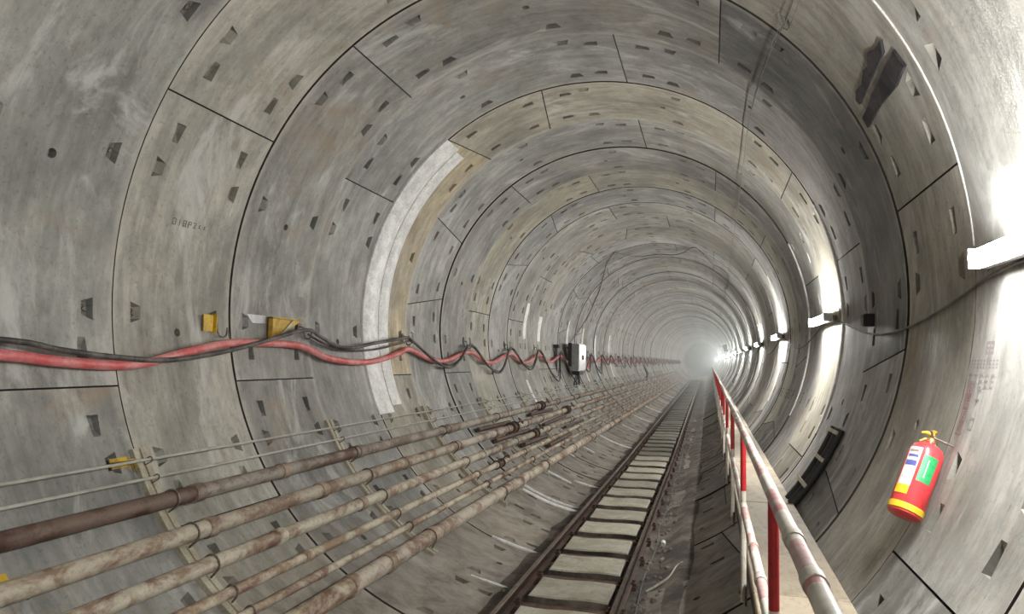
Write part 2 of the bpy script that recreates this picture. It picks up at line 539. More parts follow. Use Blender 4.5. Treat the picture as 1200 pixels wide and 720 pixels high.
for ring in range(-10, 98):
    key = KEYS.get(ring)
    if key is None:
        key = rnd.choice([4, 12, 14, 6, 13, 5] if ring % 2 else [14, 4, 5, 3, 1, 14])
        KEYS[ring] = key
    t = TINT.get(ring) or tint_of(0.97 * rnd.uniform(.86, 1.12), rnd.choice([(1.04, 1.01, .94), (.97, .99, 1.01), (1, 1, .98)]))
    sc = 1.0 + rnd.uniform(-0.0048, 0.0048)
    RS[ring] = sc
    for i0, span in ring_layout(key):
        k = (i0 % 16, span, key)
        if k not in cache: cache[k] = seg_mesh(i0 % 16, span, key)
        th = (slot(i0) + slot(i0 + span)) / 2
        h = host(th)
        y = Y0 + (ring - 1) * W
        if -2 <= ring < N_SINGLE:
            o = link('segment', cache[k], None, h)
            o.location = (0, y, 0)
            s2 = sc + rnd.uniform(-0.0004, 0.0004)
            o.scale = (s2, 1, s2)
            tt = SPECIAL.get((ring, i0 % 16), t)
            j = rnd.uniform(.95, 1.05) * (0.55 if 268 <= th % 360 < 322 else 0.85 if 228 < th % 360 < 268 else 1.0)   # dirty invert segments, with the walkway's shade put into the colour
            o.color = (tt[0] * j, tt[1] * j, tt[2] * j, 1)
        else:
            far_bm.setdefault(h.name, []).append((cache[k], y, sc))
for hn, lst in far_bm.items():
    bm = bmesh.new()
    for me, y, sc in lst:
        n0 = len(bm.verts)
        bm.from_mesh(me)
        bm.verts.ensure_lookup_table()
        for v in bm.verts[n0:]:
            v.co = Vector((v.co.x * sc, v.co.y + y, v.co.z * sc))
    me = bpy.data.meshes.new('distant_segments')
    bm.to_mesh(me); bm.free()
    me.materials.append(M_CON); me.materials.append(M_POCKET); me.materials.append(M_GAP)
    o = link('distant_segments', me, None, WALL[hn], kind='stuff', color=(1, 1, .98))

# washers in the near bolt pockets
bm = bmesh.new()
tube(bm, [(.028 * cos(a * pi / 8), .028 * sin(a * pi / 8), 0) for a in range(17)], .008, 6, caps=False)
lathe(bm, [(.016, -.006), (.016, .014)], 6)
bw0 = None
for th_, y_ in ((161.05, Y0 - .23), (184.2, Y0 - .23), (137.65, Y0 - .23), (207.0, Y0 - .23), (184.2, Y0 + .23), (161.05, Y0 + W + .23)):
    if bw0 is None: o = bw0 = from_bm('bolt_washer', bm, M_CLAMP, WALL['wall_left'])
    else: o = copy_obj(bw0, WALL['wall_left'])
    t_ = radians(th_)
    o.location = pol(th_, R + .040, y_)
    o.rotation_euler = (0, -pi / 2 - t_, 0)

# far bulkhead, lost in the haze
bm = bmesh.new()
lathe(bm, [(R + 0.3, 0), (R + 0.3, 0.2)], 48, Matrix.Translation((0, Y_END, 0)) @ Matrix.Rotation(-pi / 2, 4, 'X'))
from_bm('wall_end', bm, plain('bulkhead', (0.6, 0.6, 0.58)), kind='structure')

def face_r(y):
    """radius of the concrete face of the ring that covers y"""
    return R * (RS.get(math.floor((y - Y0) / W) + 1, 1.0) - 0.0006)

# proud lime-mortar strips along some ring seams; left-wall ones imitate lamp highlights
def mortar(th0, th1, y, w=0.07, r=R - 0.006, h='floor', bulge=0.02, ny=4):
    bm = bmesh.new()
    arc_plate(bm, th0, th1, y, y + w, r, R + 0.012, bulge=bulge, ny=ny)
    return from_bm('mortar_glare_strip', bm, M_MORTAR_GLARE, WALL[h])
sy = lambda k: Y0 + k * W
for k, a, b, w in ((4.83, -118, -98, .10), (5.0, -124, -98, .05), (6.42, -109, -98, .05), (6.2, -119, -109, .09), (7.9, -122, -117, .08), (9.0, -120, -112, .08), (10.96, -120, -98, .12),
                   (14.0, -121, -99, .12), (17.0, -121, -98, .14), (21.0, -121, -98, .16), (26.0, -121, -98, .18), (31.0, -121, -98, .2), (2.0, -108, -98, .035), (3.0, -112, -99, .04)):
    mortar(a, b, sy(k), w)
for k, a, b, w in ((9.0, 163, 181, .28), (8.75, -160, -146, .22), (10.1, 168, 181, .34), (12.95, 166, 206, .22), (15.0, 168, 206, .22), (17.1, 170, 204, .3), (20.0, 168, 206, .3)):
    mortar(a % 360, b % 360, sy(k), w, h='wall_left')  # white strips painted in place of glossy highlights on the wall
mortar(3, 40, sy(0) - 0.006, 0.018, r=R * RS[0] - 0.004, h='wall_right', bulge=0.004)
for k in (3, 5, 6, 8, 9, 11, 13, 14, 16, 18, 20, 22, 25, 28):
    mortar(-26, 26, sy(k) - 0.02, 0.045, h='wall_right', bulge=0.01)
# wide white bands painting a lamp's reflection on the ring past the second strut
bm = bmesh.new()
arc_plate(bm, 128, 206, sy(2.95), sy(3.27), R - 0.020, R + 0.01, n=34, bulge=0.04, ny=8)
from_bm('lamp_glare_band', bm, M_MORTAR_GLARE, WALL['wall_left'])
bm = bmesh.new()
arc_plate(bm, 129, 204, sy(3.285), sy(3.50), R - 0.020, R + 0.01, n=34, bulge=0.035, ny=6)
from_bm('lamp_glare_band', bm, M_MORTAR_GLARE, WALL['wall_left'])

# ------------------------------------------------------------------ haze towards the far end
m, nt, b = new_mat('tunnel_haze')
nt.nodes.remove(b)
vs = N(nt, 'ShaderNodeVolumeScatter', inp={'Density': 0.0105, 'Anisotropy': 0.2, 'Color': (0.86, 0.97, 1.0, 1)})
nt.links.new(vs.outputs[0], nt.nodes['Material Output'].inputs['Volume'])
bm = bmesh.new()
lathe(bm, [(R + 0.09, 24.0), (R + 0.09, Y_END - 0.01)], 32, Matrix.Rotation(-pi / 2, 4, 'X'))
o = from_bm('haze', bm, m, smooth=False, kind='stuff')
tag(o, 'pale bluish haze filling the far end of the tunnel', 'haze')

# ------------------------------------------------------------------ batten lights on the right wall
def make_lamp(y1, label):
    L_ = 1.26
    t = empty('batten_light', (2.80, y1 - L_ / 2, 0.02), label, 'lamp', 'batten lights along the right wall')
    bm = bmesh.new()
    box(bm, (0.0, 0, 0), (0.05, L_, 0.10))
    bmesh.ops.bevel(bm, geom=bm.edges[:], offset=0.008, segments=1, affect='EDGES')
    from_bm('housing', bm, M_HOUSING, t)
    bm = bmesh.new()
    prof = [(-0.025, -0.045), (-0.05, -0.043), (-0.072, -0.025), (-0.08, 0), (-0.072, 0.025), (-0.05, 0.043), (-0.025, 0.045)]
    rows = [[bm.verts.new((x, yy, z)) for x, z in prof] for yy in (-L_ / 2 + 0.02, L_ / 2 - 0.02)]
    for j in range(len(prof) - 1):
        bm.faces.new((rows[0][j], rows[0][j + 1], rows[1][j + 1], rows[1][j]))
    bm.faces.new(rows[0][::-1]); bm.faces.new(rows[1])
    from_bm('diffuser', bm, M_LIT, t)
    for s in (-1, 1):
        bm = bmesh.new()
        box(bm, (0.06, s * 0.42, 0), (0.09, 0.03, 0.07))
        from_bm('bracket', bm, M_CLAMP, t, smooth=False)
    for s in (-1, 1):
        bm = bmesh.new()
        box(bm, (-0.028, s * (L_ / 2 - 0.004), 0), (0.095, 0.018, 0.098))
        from_bm('end_cap', bm, M_HOUSING, t, smooth=False)
    return t
def copy_tree(o, parent=None):
    c = o.copy(); COL.objects.link(c)
    if parent: c.parent = parent
    for ch in list(o.children): copy_tree(ch, c)
    return c
LAMP_Y = [4.06 + 6.08 * k for k in range(-2, 22)]
ORD = ['first', 'second', 'third', 'fourth', 'fifth', 'sixth', 'seventh', 'eighth', 'ninth', 'tenth', 'eleventh', 'twelfth', 'thirteenth', 'fourteenth', 'fifteenth', 'sixteenth', 'seventeenth', 'eighteenth', 'nineteenth', 'twentieth', 'twenty-first', 'twenty-second', 'twenty-third', 'twenty-fourth']
lamp0 = None
for k, y1 in enumerate(LAMP_Y):
    if k == 2: lb = 'large glaring white batten light at the frame edge above the fire extinguisher'
    elif k < 2: lb = f'white batten light on the right wall out of view, {["two", "one"][k]} before the glaring one'
    else: lb = f'{ORD[k - 2]} white batten light along the right wall counted from the fire extinguisher'
    if lamp0 is None:
        lamp0 = make_lamp(y1, lb)
    else:
        c = copy_tree(lamp0); c.location = (2.80, y1 - 0.63, 0.02); c['label'] = lb

# power cable linking the lights, its junction box and clips
pts = []
y = -13.0
while y < 70:
    ph = ((y - 4.06) % 6.08) / 6.08
    sag = -5.0 * sin(pi * min(1, ph / 0.78)) if ph < 0.78 else 0.0
    pts.append(pol(-0.4 + sag * (0.95 if y < 20 else 0.8), R - 0.022, y))
    y += 0.4
bm = bmesh.new()
tube(bm, smooth_path(pts, 2), 0.0085, 8)
o = from_bm('power_cable', bm, M_GREYCABLE)
tag(o, 'thin dark power cable sagging along the right wall between the batten lights', 'cable')
t = empty('junction_box', pol(-2.3, R - 0.05, 7.06), 'small dark junction box on the right wall between the first two lights', 'box')
bm = bmesh.new(); box(bm, (0, 0, 0), (0.09, 0.14, 0.11)); bmesh.ops.bevel(bm, geom=bm.edges[:], offset=0.01, segments=1, affect='EDGES')
from_bm('body', bm, M_BLACK, t)
bm = bmesh.new(); box(bm, (-0.05, 0, 0), (0.012, 0.12, 0.09)); from_bm('lid', bm, M_DARKSTEEL, t, smooth=False)
bm = bmesh.new(); tube(bm, [(0, 0.07, 0), (0.02, 0.12, -0.01)], 0.014, 8); from_bm('cable_gland', bm, M_BLACK, t)

# ------------------------------------------------------------------ track
def drift(y):
    return -0.0065 * max(0.0, y - 16.0)
track = empty('railway_track', (0.22, 2.0, -2.72), 'narrow gauge rusted railway track running down the tunnel invert', 'track')
T0 = Vector(track.location)
def rail(xc, nm):
    prof = [(-0.05, 0), (0.05, 0), (0.05, 0.012), (0.010, 0.024), (0.008, 0.066), (0.024, 0.074), (0.024, 0.098), (0.017, 0.104), (-0.017, 0.104), (-0.024, 0.098), (-0.024, 0.074), (-0.008, 0.066), (-0.010, 0.024), (-0.05, 0.012)]
    bm = bmesh.new()
    rows = []
    ys = [2.0 + 2.0 * i for i in range(0, 48)]
    for y in ys:
        rows.append([bm.verts.new(Vector((xc + drift(y) + x, y, -2.72 + z)) - T0) for x, z in prof])
    for a, b in zip(rows, rows[1:]):
        for j in range(len(prof)):
            f = bm.faces.new((a[j], a[(j + 1) % len(prof)], b[(j + 1) % len(prof)], b[j]))
            if j in (6, 7, 8): f.material_index = 1
    bm.faces.new(rows[0]); bm.faces.new(rows[-1])
    return from_bm('rail', bm, [M_RUST, M_RAILHEAD], track)
RX = (-0.245, 0.70)
for x in RX: rail(x, 'rail')
bm = bmesh.new()
for (c, s) in (((0, 0, -0.006), (1.16, 0.012, 0.012)),):
    pass
box(bm, (0, -0.06, -0.035), (1.12, 0.012, 0.07)); box(bm, (0, 0.06, -0.035), (1.12, 0.012, 0.07)); box(bm, (0, 0, -0.008), (1.12, 0.13, 0.012))
sl0 = from_bm('sleeper', bm, M_RUST, track, smooth=False)
bm = bmesh.new()
box(bm, (0, 0, 0), (0.735, 0.585, 0.085))
bmesh.ops.bevel(bm, geom=[e for e in bm.edges if all(v.co.z > 0 for v in e.verts)], offset=0.014, segments=1, affect='EDGES')
bmesh.ops.subdivide_edges(bm, edges=[e for e in bm.edges if abs(e.verts[0].co.x - e.verts[1].co.x) > 0.5], cuts=5)
for v in bm.verts:
    v.co.z += 0.006 * sin(9 * v.co.x) * (1 if v.co.z > 0 else 0)
    v.co.y += 0.004 * sin(17 * v.co.x + 4 * v.co.y)
bmesh.ops.recalc_face_normals(bm, faces=bm.faces)
for f in bm.faces:
    if f.normal.z < 0.3: f.material_index = 1
sb0 = from_bm('infill_slab', bm, [M_SLAB, M_SLUDGE], track)
bm = bmesh.new()
box(bm, (0, 0, 0.016), (0.05, 0.07, 0.03)); lathe(bm, [(0.016, 0.03), (0.016, 0.055)], 6)
cl0 = from_bm('rail_clip', bm, M_RUST, track, smooth=False)
gp = 7.38 - 6 * 0.885
k = 0
while gp + k * 0.885 < 92:
    y = gp + k * 0.885
    xc = (RX[0] + RX[1]) / 2 + drift(y)
    o = sl0 if k == 0 else copy_obj(sl0, track)
    o.location = Vector((xc, y, -2.72)) - T0
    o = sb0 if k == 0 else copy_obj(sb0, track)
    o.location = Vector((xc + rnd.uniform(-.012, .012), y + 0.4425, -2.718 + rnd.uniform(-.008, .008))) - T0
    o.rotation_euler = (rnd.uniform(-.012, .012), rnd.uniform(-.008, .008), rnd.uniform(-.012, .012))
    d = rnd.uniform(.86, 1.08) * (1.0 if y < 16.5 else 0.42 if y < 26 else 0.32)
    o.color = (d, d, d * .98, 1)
    if y < 24:
        for j, (xr, s) in enumerate(((RX[0], -1), (RX[0], 1), (RX[1], -1), (RX[1], 1))):
            o = cl0 if (k == 0 and j == 0) else copy_obj(cl0, track)
            o.location = Vector((xr + s * 0.062 + drift(y), y, -2.722)) - T0
    k += 1

# silt packed under and beside the track
bm = bmesh.new()
prof = [(-0.60, 0.0), (-0.45, 0.02), (-0.33, 0.07), (-0.20, 0.10), (0.2, 0.11), (0.62, 0.11), (0.82, 0.12), (1.0, 0.08), (1.15, 0.03), (1.32, 0.0)]
rows = []
r2 = random.Random(3)
for i in range(0, 190):
    y = 1.5 + i * 0.5
    row = []
    for j, (x, h) in enumerate(prof):
        xx = x + drift(y) + r2.uniform(-.04, .04)
        z = -math.sqrt((R - 0.004) ** 2 - xx * xx)
        top = min(z + h + (r2.uniform(-.012, .018) if 0 < j < len(prof) - 1 else -0.004), -2.757) if h > 0.05 else z + h + (r2.uniform(-.006, .012) if h else -0.006)
        top = max(top, z - 0.006)
        row.append(bm.verts.new((xx, y, top)))
    rows.append(row)
for a, b in zip(rows, rows[1:]):
    for j in range(len(prof) - 1):
        bm.faces.new((a[j], a[j + 1], b[j + 1], b[j]))
o = from_bm('track_silt', bm, M_SLUDGE, kind='stuff')
tag(o, 'dark grey-brown silt packed under and beside the railway track', 'mud')
# rubble crumbs beside the right rail
bm = bmesh.new()
for i in range(420):
    y = 5.2 + 20 * r2.random() ** 1.6
    x = 0.80 + abs(r2.gauss(0, .16)) if r2.random() < .75 else r2.choice([-.36, .3]) + r2.gauss(0, .06)
    if -0.2 < x < 0.62: continue
    s = r2.uniform(.008, .035)
    zf = -math.sqrt(R * R - x * x)
    z = max(zf, -2.765 if x < .95 else -9) + s * .5
    mtx = Matrix.Translation((x, y, z)) @ Matrix.Rotation(r2.random() * 6, 4, Vector((r2.random(), r2.random(), r2.random() + .1)).normalized())
    ret = bmesh.ops.create_icosphere(bm, subdivisions=1, radius=s, matrix=mtx)
    for v in ret['verts']: v.co += Vector((r2.uniform(-.2, .2), r2.uniform(-.2, .2), r2.uniform(-.2, .2))) * s
o = from_bm('track_rubble', bm, M_RUBBLE, kind='stuff', smooth=False)
tag(o, 'scattered grey rubble crumbs lying along the right hand rail', 'rubble')
# thin cable lying by the right rail
bm = bmesh.new()
tube(bm, smooth_path([pol(-72.6, R - .03, 5.2), pol(-72.8, R - .03, 6.66), pol(-73.3, R - .03, 7.72), pol(-72.6, R - .02, 9.13), pol(-73.4, R - .02, 10.3), pol(-72.2, R - .02, 11.9), pol(-73.2, R - .02, 13.6), pol(-72.5, R - .02, 15.5), pol(-73.5, R - .02, 19)], 6), 0.009, 6)
t = from_bm('signal_wire', bm, M_GREYCABLE)
tag(t, 'thin grey wire snaking on the floor beside the right rail', 'wire')
bm = bmesh.new()
tube(bm, [pol(-70.9, R - .03, 9.05), pol(-71.0, R - .03, 9.2)], 0.03, 8)
o = from_bm('plug', bm, M_WHITE, t)
o['label'] = 'pale plug connector'
bm = bmesh.new()
tube(bm, smooth_path([pol(-72, R - .025, 7.25), pol(-68, R - .02, 7.55), pol(-66.5, R - .02, 7.9), pol(-65.2, R - .015, 8.0)], 5), 0.012, 6)
o = from_bm('rope_end', bm, M_CONDUIT)
tag(o, 'short pale rope end lying across the silt right of the track', 'rope')

# ------------------------------------------------------------------ walkway and handrail
WZ = -1.79
walk = empty('walkway', (1.97, 3.0, WZ), 'narrow tan side walkway along the right wall behind the handrail', 'walkway')
bm = bmesh.new()
box(bm, (0, 0, -0.03), (0.50, 2.755, 0.06))
bmesh.ops.bevel(bm, geom=bm.edges[:], offset=0.006, segments=1, affect='EDGES')
wb0 = from_bm('deck_slab', bm, M_WALK, walk, smooth=False)
bm = bmesh.new()
box(bm, (0.02, 0, -0.10), (0.46, 0.07, 0.07))
bm2v = box(bm, (0.12, 0, -0.20), (0.05, 0.06, 0.16))
wk0 = from_bm('cantilever_bracket', bm, M_DARKSTEEL, walk, smooth=False)
bm = bmesh.new()
box(bm, (-0.235, 0, -0.115), (0.02, 2.755, 0.10))
ws0 = from_bm('edge_channel', bm, M_DARKSTEEL, walk, smooth=False)
for k in range(-2, 31):
    y = 4.36 + 2.775 * (k + 0.5)
    for src in (wb0, ws0):
        o = src if k == -2 else copy_obj(src, walk)
        o.location = (0, y - 3.0, rnd.uniform(-.004, .004) if src is wb0 else 0)
    for q in (0, 1):
        o = wk0 if (k == -2 and q == 0) else copy_obj(wk0, walk)
        o.location = (0, 4.36 + 2.775 * k + 1.3877 * q - 3.0 + 0.1, 0)

HX = 1.68
hand = empty('handrail', (HX, 3.0, WZ), 'red and white banded pipe handrail with red posts along the walkway', 'railing')
H0 = Vector(hand.location)
def rail_pipe(nm, z, r):
    for k in range(15):
        a, bq = -1.5 + 6.0 * k, -1.5 + 6.0 * (k + 1)
        bm = bmesh.new()
        tube(bm, [Vector((0, a - 3.0, z - WZ)), Vector((0, bq - 3.0 - .004, z - WZ))], r, 14)
        from_bm(nm, bm, M_BANDS, hand)
rail_pipe('top_rail', -0.937, 0.0215)
rail_pipe('mid_rail', -1.378, 0.0215)
bm = bmesh.new(); tube(bm, [(0, -.03, 0), (0, .03, 0)], 0.0250, 14)
rj0 = from_bm('rail_collar', bm, M_POSTWHITE, hand)
for i, (y, z) in enumerate(((1.53, -.937), (1.88, -.937), (3.1, -1.378), (3.66, -1.378), (5.6, -.937))):
    o = rj0 if i == 0 else copy_obj(rj0, hand)
    o.location = Vector((HX, y, z)) - H0
bm = bmesh.new(); tube(bm, [(0, 0, -1.29), (0, 0, -.945)], 0.0170, 12)
pr0 = from_bm('post', bm, M_POSTRED, hand); pr0['label'] = 'red upper post'
bm = bmesh.new(); tube(bm, [(0, 0, -1.95), (0, 0, -1.29)], 0.0165, 12)
pw0 = from_bm('post_foot', bm, M_POSTWHITE, hand); pw0['label'] = 'white lower post'
bm = bmesh.new(); box(bm, (0.012, 0, -1.90), (0.012, 0.09, 0.12)); lathe(bm, [(0.012, -0.03), (0.012, 0.0)], 6, Matrix.Translation((-.0, .03, -1.9)) @ Matrix.Rotation(pi / 2, 4, 'Y'))
pb0 = from_bm('foot_plate', bm, M_CLAMP, hand, smooth=False)
for k in range(38):
    y = 2.47 + 2.21 * (k - 1)
    for src in (pr0, pw0, pb0):
        if src is pb0 and k > 14: continue
        o = src if k == 0 else copy_obj(src, hand)
        o.location = (0, y - 3.0, -WZ)

# ------------------------------------------------------------------ pipes on the lower left wall
STRUT_Y = [Y0 + 2 * W * k for k in range(-1, 22)]
# name, theta, centre radius, pipe radius, label, tint, y end
PIPES = [('conduit', -152.15, R - 0.105, 0.0115, 'upper of the two thin pale conduits on the left wall', None, 60),
         ('conduit', -149.25, R - 0.105, 0.0115, 'lower of the two thin pale conduits on the left wall', None, 60),
         ('steel_pipe', -145.3, R - 0.115, 0.060, 'rusty steel pipe with a dark brown end, topmost of the thick pipes', (0.95, 0.9, 0.86), 84),
         ('steel_pipe', -139.3, R - 0.120, 0.064, 'second thick steel pipe from the top, mottled grey and rust', (1.25, 1.18, 1.12), 84),
         ('steel_pipe', -133.7, R - 0.115, 0.058, 'third thick steel pipe from the top, dull beige grey', (1.30, 1.26, 1.18), 84),
         ('water_pipe', -128.6, R - 0.100, 0.041, 'thicker of two slim pipes below the three thick pipes', (1.35, 1.28, 1.18), 84),
         ('water_pipe', -124.6, R - 0.095, 0.034, 'slimmest painted pipe just above the lowest big pipe', (1.4, 1.33, 1.22), 84),
         ('drain_pipe', -119.6, R - 0.125, 0.079, 'lowest and widest pale flaking pipe nearest the track', (1.45, 1.38, 1.25), 84)]
for nm, th, rc, rr, lb, tint, yend in PIPES:
    base = pol(th, rc, 1.5)
    t = empty(nm, base, lb, 'pipe')
    thin = rr < 0.02
    mat = M_CONDUIT if thin else M_PIPE
    sect = 5.55
    bm = bmesh.new()
    n = 8 if thin else 18
    tube(bm, [(0, sect * i / 6, 0) for i in range(7)], rr, n)
    s0 = from_bm('pipe_section', bm, mat, t)
    cr = rr * 1.17 + 0.002
    bm = bmesh.new()
    tube(bm, [(0, -.055, 0), (0, -.05, 0), (0, .05, 0), (0, .055, 0)], [rr * 1.02, cr, cr, rr * 1.02], n)
    c0 = from_bm('coupling', bm, mat, t)
    jj = rnd.uniform(0.3, 1.4)
    first = True
    k = -1
    y = 1.5 - jj - 1.0
    while y < yend:
        sec = s0 if first else copy_obj(s0, t)
        sec.location = (0, y - 1.5, 0)
        sec.rotation_euler = (0, rnd.uniform(0, 6), 0)
        if tint:
            f = rnd.uniform(.82, 1.1)
            if lb.startswith('rusty') and first: sec.color = (.40, .29, .26, 1)
            elif y > 17: sec.color = (tint[0] * f * .84, tint[1] * f * .72, tint[2] * f * .64, 1)
            else: sec.color = (tint[0] * f, tint[1] * f * rnd.uniform(.98, 1.02), tint[2] * f * rnd.uniform(.95, 1.03), 1)
        cpl = c0 if first else copy_obj(c0, t)
        cpl.location = (0, y - 1.5, 0)
        if tint: cpl.color = sec.color
        first = False
        y += sect
    # extra socket joints the photograph shows part-way along the sections
    if not thin:
        for yq in sorted(rnd.uniform(5.2, 24) for _ in range(5)):
            cpl = copy_obj(c0, t); cpl.location = (0, yq - 1.5, 0); f = rnd.uniform(.45, 1.0); cpl.color = (tint[0] * f, tint[1] * f * .86, tint[2] * f * .78, 1)
    # U-bolts at the struts
    bm = bmesh.new()
    q = R - 0.045 - rc
    ang = radians(th)
    rad, tan = Vector((cos(ang), 0, sin(ang))), Vector((-sin(ang), 0, cos(ang)))
    ur = rr + 0.008
    loop = [rad * q + tan * ur] + [rad * (-ur * sin(a * pi / 8)) + tan * ur * cos(a * pi / 8) for a in range(9)] + [rad * q - tan * ur]
    tube(bm, loop, 0.0045 if thin else 0.008, 6, up=Vector((0, 1, 0)))
    u0 = from_bm('u_bolt', bm, M_CLAMP, t)
    for i, yq in enumerate(STRUT_Y):
        o = u0 if i == 0 else copy_obj(u0, t)
        o.location = (0, yq - 1.5 + (0.025 if not thin else 0), 0)

# strut channels that carry the pipes, bent to the lining
def strut(th0, th1):
    bm = bmesh.new()
    n = 16
    rows = []
    prof = [(-.062, 0.0), (-.062, .042), (-.012, .042), (-.012, .030), (.012, .030), (.012, .042), (.062, .042), (.062, 0.0)]
    for i in range(n + 1):
        th = th0 + (th1 - th0) * i / n
        rows.append([bm.verts.new(pol(th, R - 0.003 - h, y)) for y, h in prof])
    m = len(prof)
    for a, b in zip(rows, rows[1:]):
        for j in range(m): bm.faces.new((a[j], a[(j + 1) % m], b[(j + 1) % m], b[j]))
    bm.faces.new(rows[0]); bm.faces.new(rows[-1])
    return bm
st0 = None
for i, y in enumerate(STRUT_Y):
    lb = ('curved steel strut under the pipes, below the frame corner' if i == 0 else
          'curved steel strut behind the pipes at the yellow stub bracket, nearest in full view' if i == 1 else
          f'{ORD[i - 1]} curved steel strut carrying the left wall pipes, counted into the tunnel')
    if st0 is None:
        bm = strut(-154.5, -116.5)
        st0 = from_bm('pipe_strut', bm, M_STRUT)
        o = st0
    else:
        o = copy_obj(st0)
    o.location = (0, y, 0)
    tag(o, lb, 'strut', 'pipe struts on the left wall')

# yellow stub bracket at the nearest strut and another at the frame corner
def stub(th, y, lb, s=1.0):
    t = empty('yellow_bracket', pol(th, R - 0.003, y), lb, 'bracket', rot=(0, -radians(th), 0))
    bm = bmesh.new()
    box(bm, (-0.025, -0.05 * s, 0), (0.05, 0.20 * s, 0.006)); box(bm, (-0.025, 0.05 * s, 0.035 * s), (0.05, 0.006, 0.07 * s)); box(bm, (-0.004, -0.05 * s, 0.0), (0.008, 0.16 * s, 0.08 * s))
    from_bm('angle_plate', bm, M_YELLOW, t, smooth=False)
    bm = bmesh.new()
    tube(bm, [(-0.03, 0.05 * s, -0.01), (-0.03, 0.05 * s, 0.09 * s)], 0.008, 6)
    from_bm('stud', bm, M_CLAMP, t)
    return t
stub(-152.9, Y0 - 0.13, 'small yellow stub bracket where the thin conduits cross the nearest strut')
stub(-141.2, 3.20, 'yellow bracket half hidden behind the thick rusty pipes at the frame corner', 1.5)

# rusty valve fittings and flanges amid the pipes
def valve(th, rc, rr, y, lb):
    t = empty('pipe_valve', pol(th, rc, y), lb, 'valve', rot=(0, pi / 2 - radians(th) + pi, 0))
    for s in (-1, 1):
        bm = bmesh.new(); tube(bm, [(0, s * .14 - .012, 0), (0, s * .14 + .012, 0)], rr * 1.75, 16); from_bm('flange', bm, M_RUST, t)
    bm = bmesh.new(); tube(bm, [(0, -.13, 0), (0, -.07, 0), (0, .07, 0), (0, .13, 0)], [rr * 1.1, rr * 1.45, rr * 1.45, rr * 1.1], 14); from_bm('body', bm, M_RUST, t)
    bm = bmesh.new(); tube(bm, [(0, 0, rr), (0, 0, rr + .16)], .014, 8); from_bm('stem', bm, M_CLAMP, t)
    bm = bmesh.new()
    tube(bm, [(.07 * cos(a * pi / 8), .07 * sin(a * pi / 8), rr + .15) for a in range(17)], .009, 6, caps=False)
    box(bm, (0, 0, rr + .15), (.13, .014, .01)); box(bm, (0, 0, rr + .15), (.014, .13, .01))
    from_bm('handwheel', bm, M_RUST, t)
    return t
valve(-139.3, R - .12, .064, 13.3, 'nearest rusty valve on the second thick pipe, ahead of the grey cabinet')
valve(-133.7, R - .115, .058, 14.3, 'rusty valve with handwheel on the third thick pipe')
valve(-145.3, R - .115, .06, 16.4, 'rusty valve on the topmost thick pipe near the cabinet')
valve(-128.6, R - .1, .041, 11.2, 'small rusty valve on the slim pipe below the thick ones')
valve(-139.3, R - .12, .064, 18.6, 'farther rusty valve on the second thick pipe, below the grey cabinet')
# rusty offcuts wedged across the pipes
r6 = random.Random(11)
for i, (th0_, th1_, y_, dy_, lb) in enumerate((
        (-142.6, -142.0, 11.6, 1.9, 'rusty pipe offcut between the topmost and second thick pipes, nearest of that row'),
        (-136.9, -136.3, 12.0, 2.3, 'rusty pipe offcut between the second and third thick pipes, beside the nearest valve'),
        (-131.4, -130.9, 13.2, 1.8, 'rusty pipe offcut below the third thick pipe near its valve'),
        (-142.7, -142.2, 15.2, 2.2, 'rusty pipe offcut just short of the topmost valve'),
        (-136.2, -136.8, 15.6, 2.6, 'rusty pipe offcut between the second and third thick pipes, below the topmost valve'),
        (-126.5, -126.8, 14.6, 2.4, 'rusty pipe offcut between the two slim pipes'),
        (-131.2, -130.8, 17.2, 2.4, 'rusty pipe offcut below the third thick pipe, ahead of the farthest valve'))):
    bm = bmesh.new()
    rr_ = r6.uniform(.032, .045)
    tube(bm, [pol(th0_, R - .047 - rr_, y_), pol((th0_ + th1_) / 2, R - .047 - rr_, y_ + dy_ / 2), pol(th1_, R - .047 - rr_, y_ + dy_)], rr_, 10)
    tag(from_bm('pipe_offcut', bm, M_RUST), lb, 'offcut', 'rusty offcuts on the pipes')
# leaning dark prop far along the left wall
bm = bmesh.new()
tube(bm, [pol(-163, R - .3, 45.3), pol(-150, R - .35, 44.9), pol(-144, R - .12, 44.5)], [.03, .07, .06], 8)
o = from_bm('leaning_prop', bm, M_BLACK)
tag(o, 'dark prop leaning over the pipes far down the left wall', 'prop')

# ------------------------------------------------------------------ cables on the left wall
HOOKS = [7.09 + 2.776 * k for k in range(0, 26)]
HOOKX = [7.09 + 2.776 * k for k in range(0, 38)]
RC = 2.80
red = [(-169.0, -1), (-168.2, 1), (-169.5, 2.4), (-168.49, 3.515), (-167.74, 3.874), (-167.11, 4.371), (-167.49, 4.708), (-169.09, 5.098), (-171.16, 5.721), (-171.45, 6.176), (-171.22, 6.937), (-168.45, 7.539), (-167.64, 8.498), (-170.12, 9.461)]
for i, y in enumerate(HOOKX[1:-1]):
    red.append((-171.6, y))
    d = 3.9 if i % 3 else 3.4
    if i == 5: d = 8.5
    red.append((-171.6 + d * .9, y + .8)); red.append((-171.6 + d, y + 1.5))
bm = bmesh.new()
tube(bm, smooth_path([pol(th, RC, y) for th, y in red], 4), 0.037, 12)
o = from_bm('red_power_cable', bm, M_REDCABLE)
tag(o, 'thick red power cable draped along hooks on the left wall', 'cable')

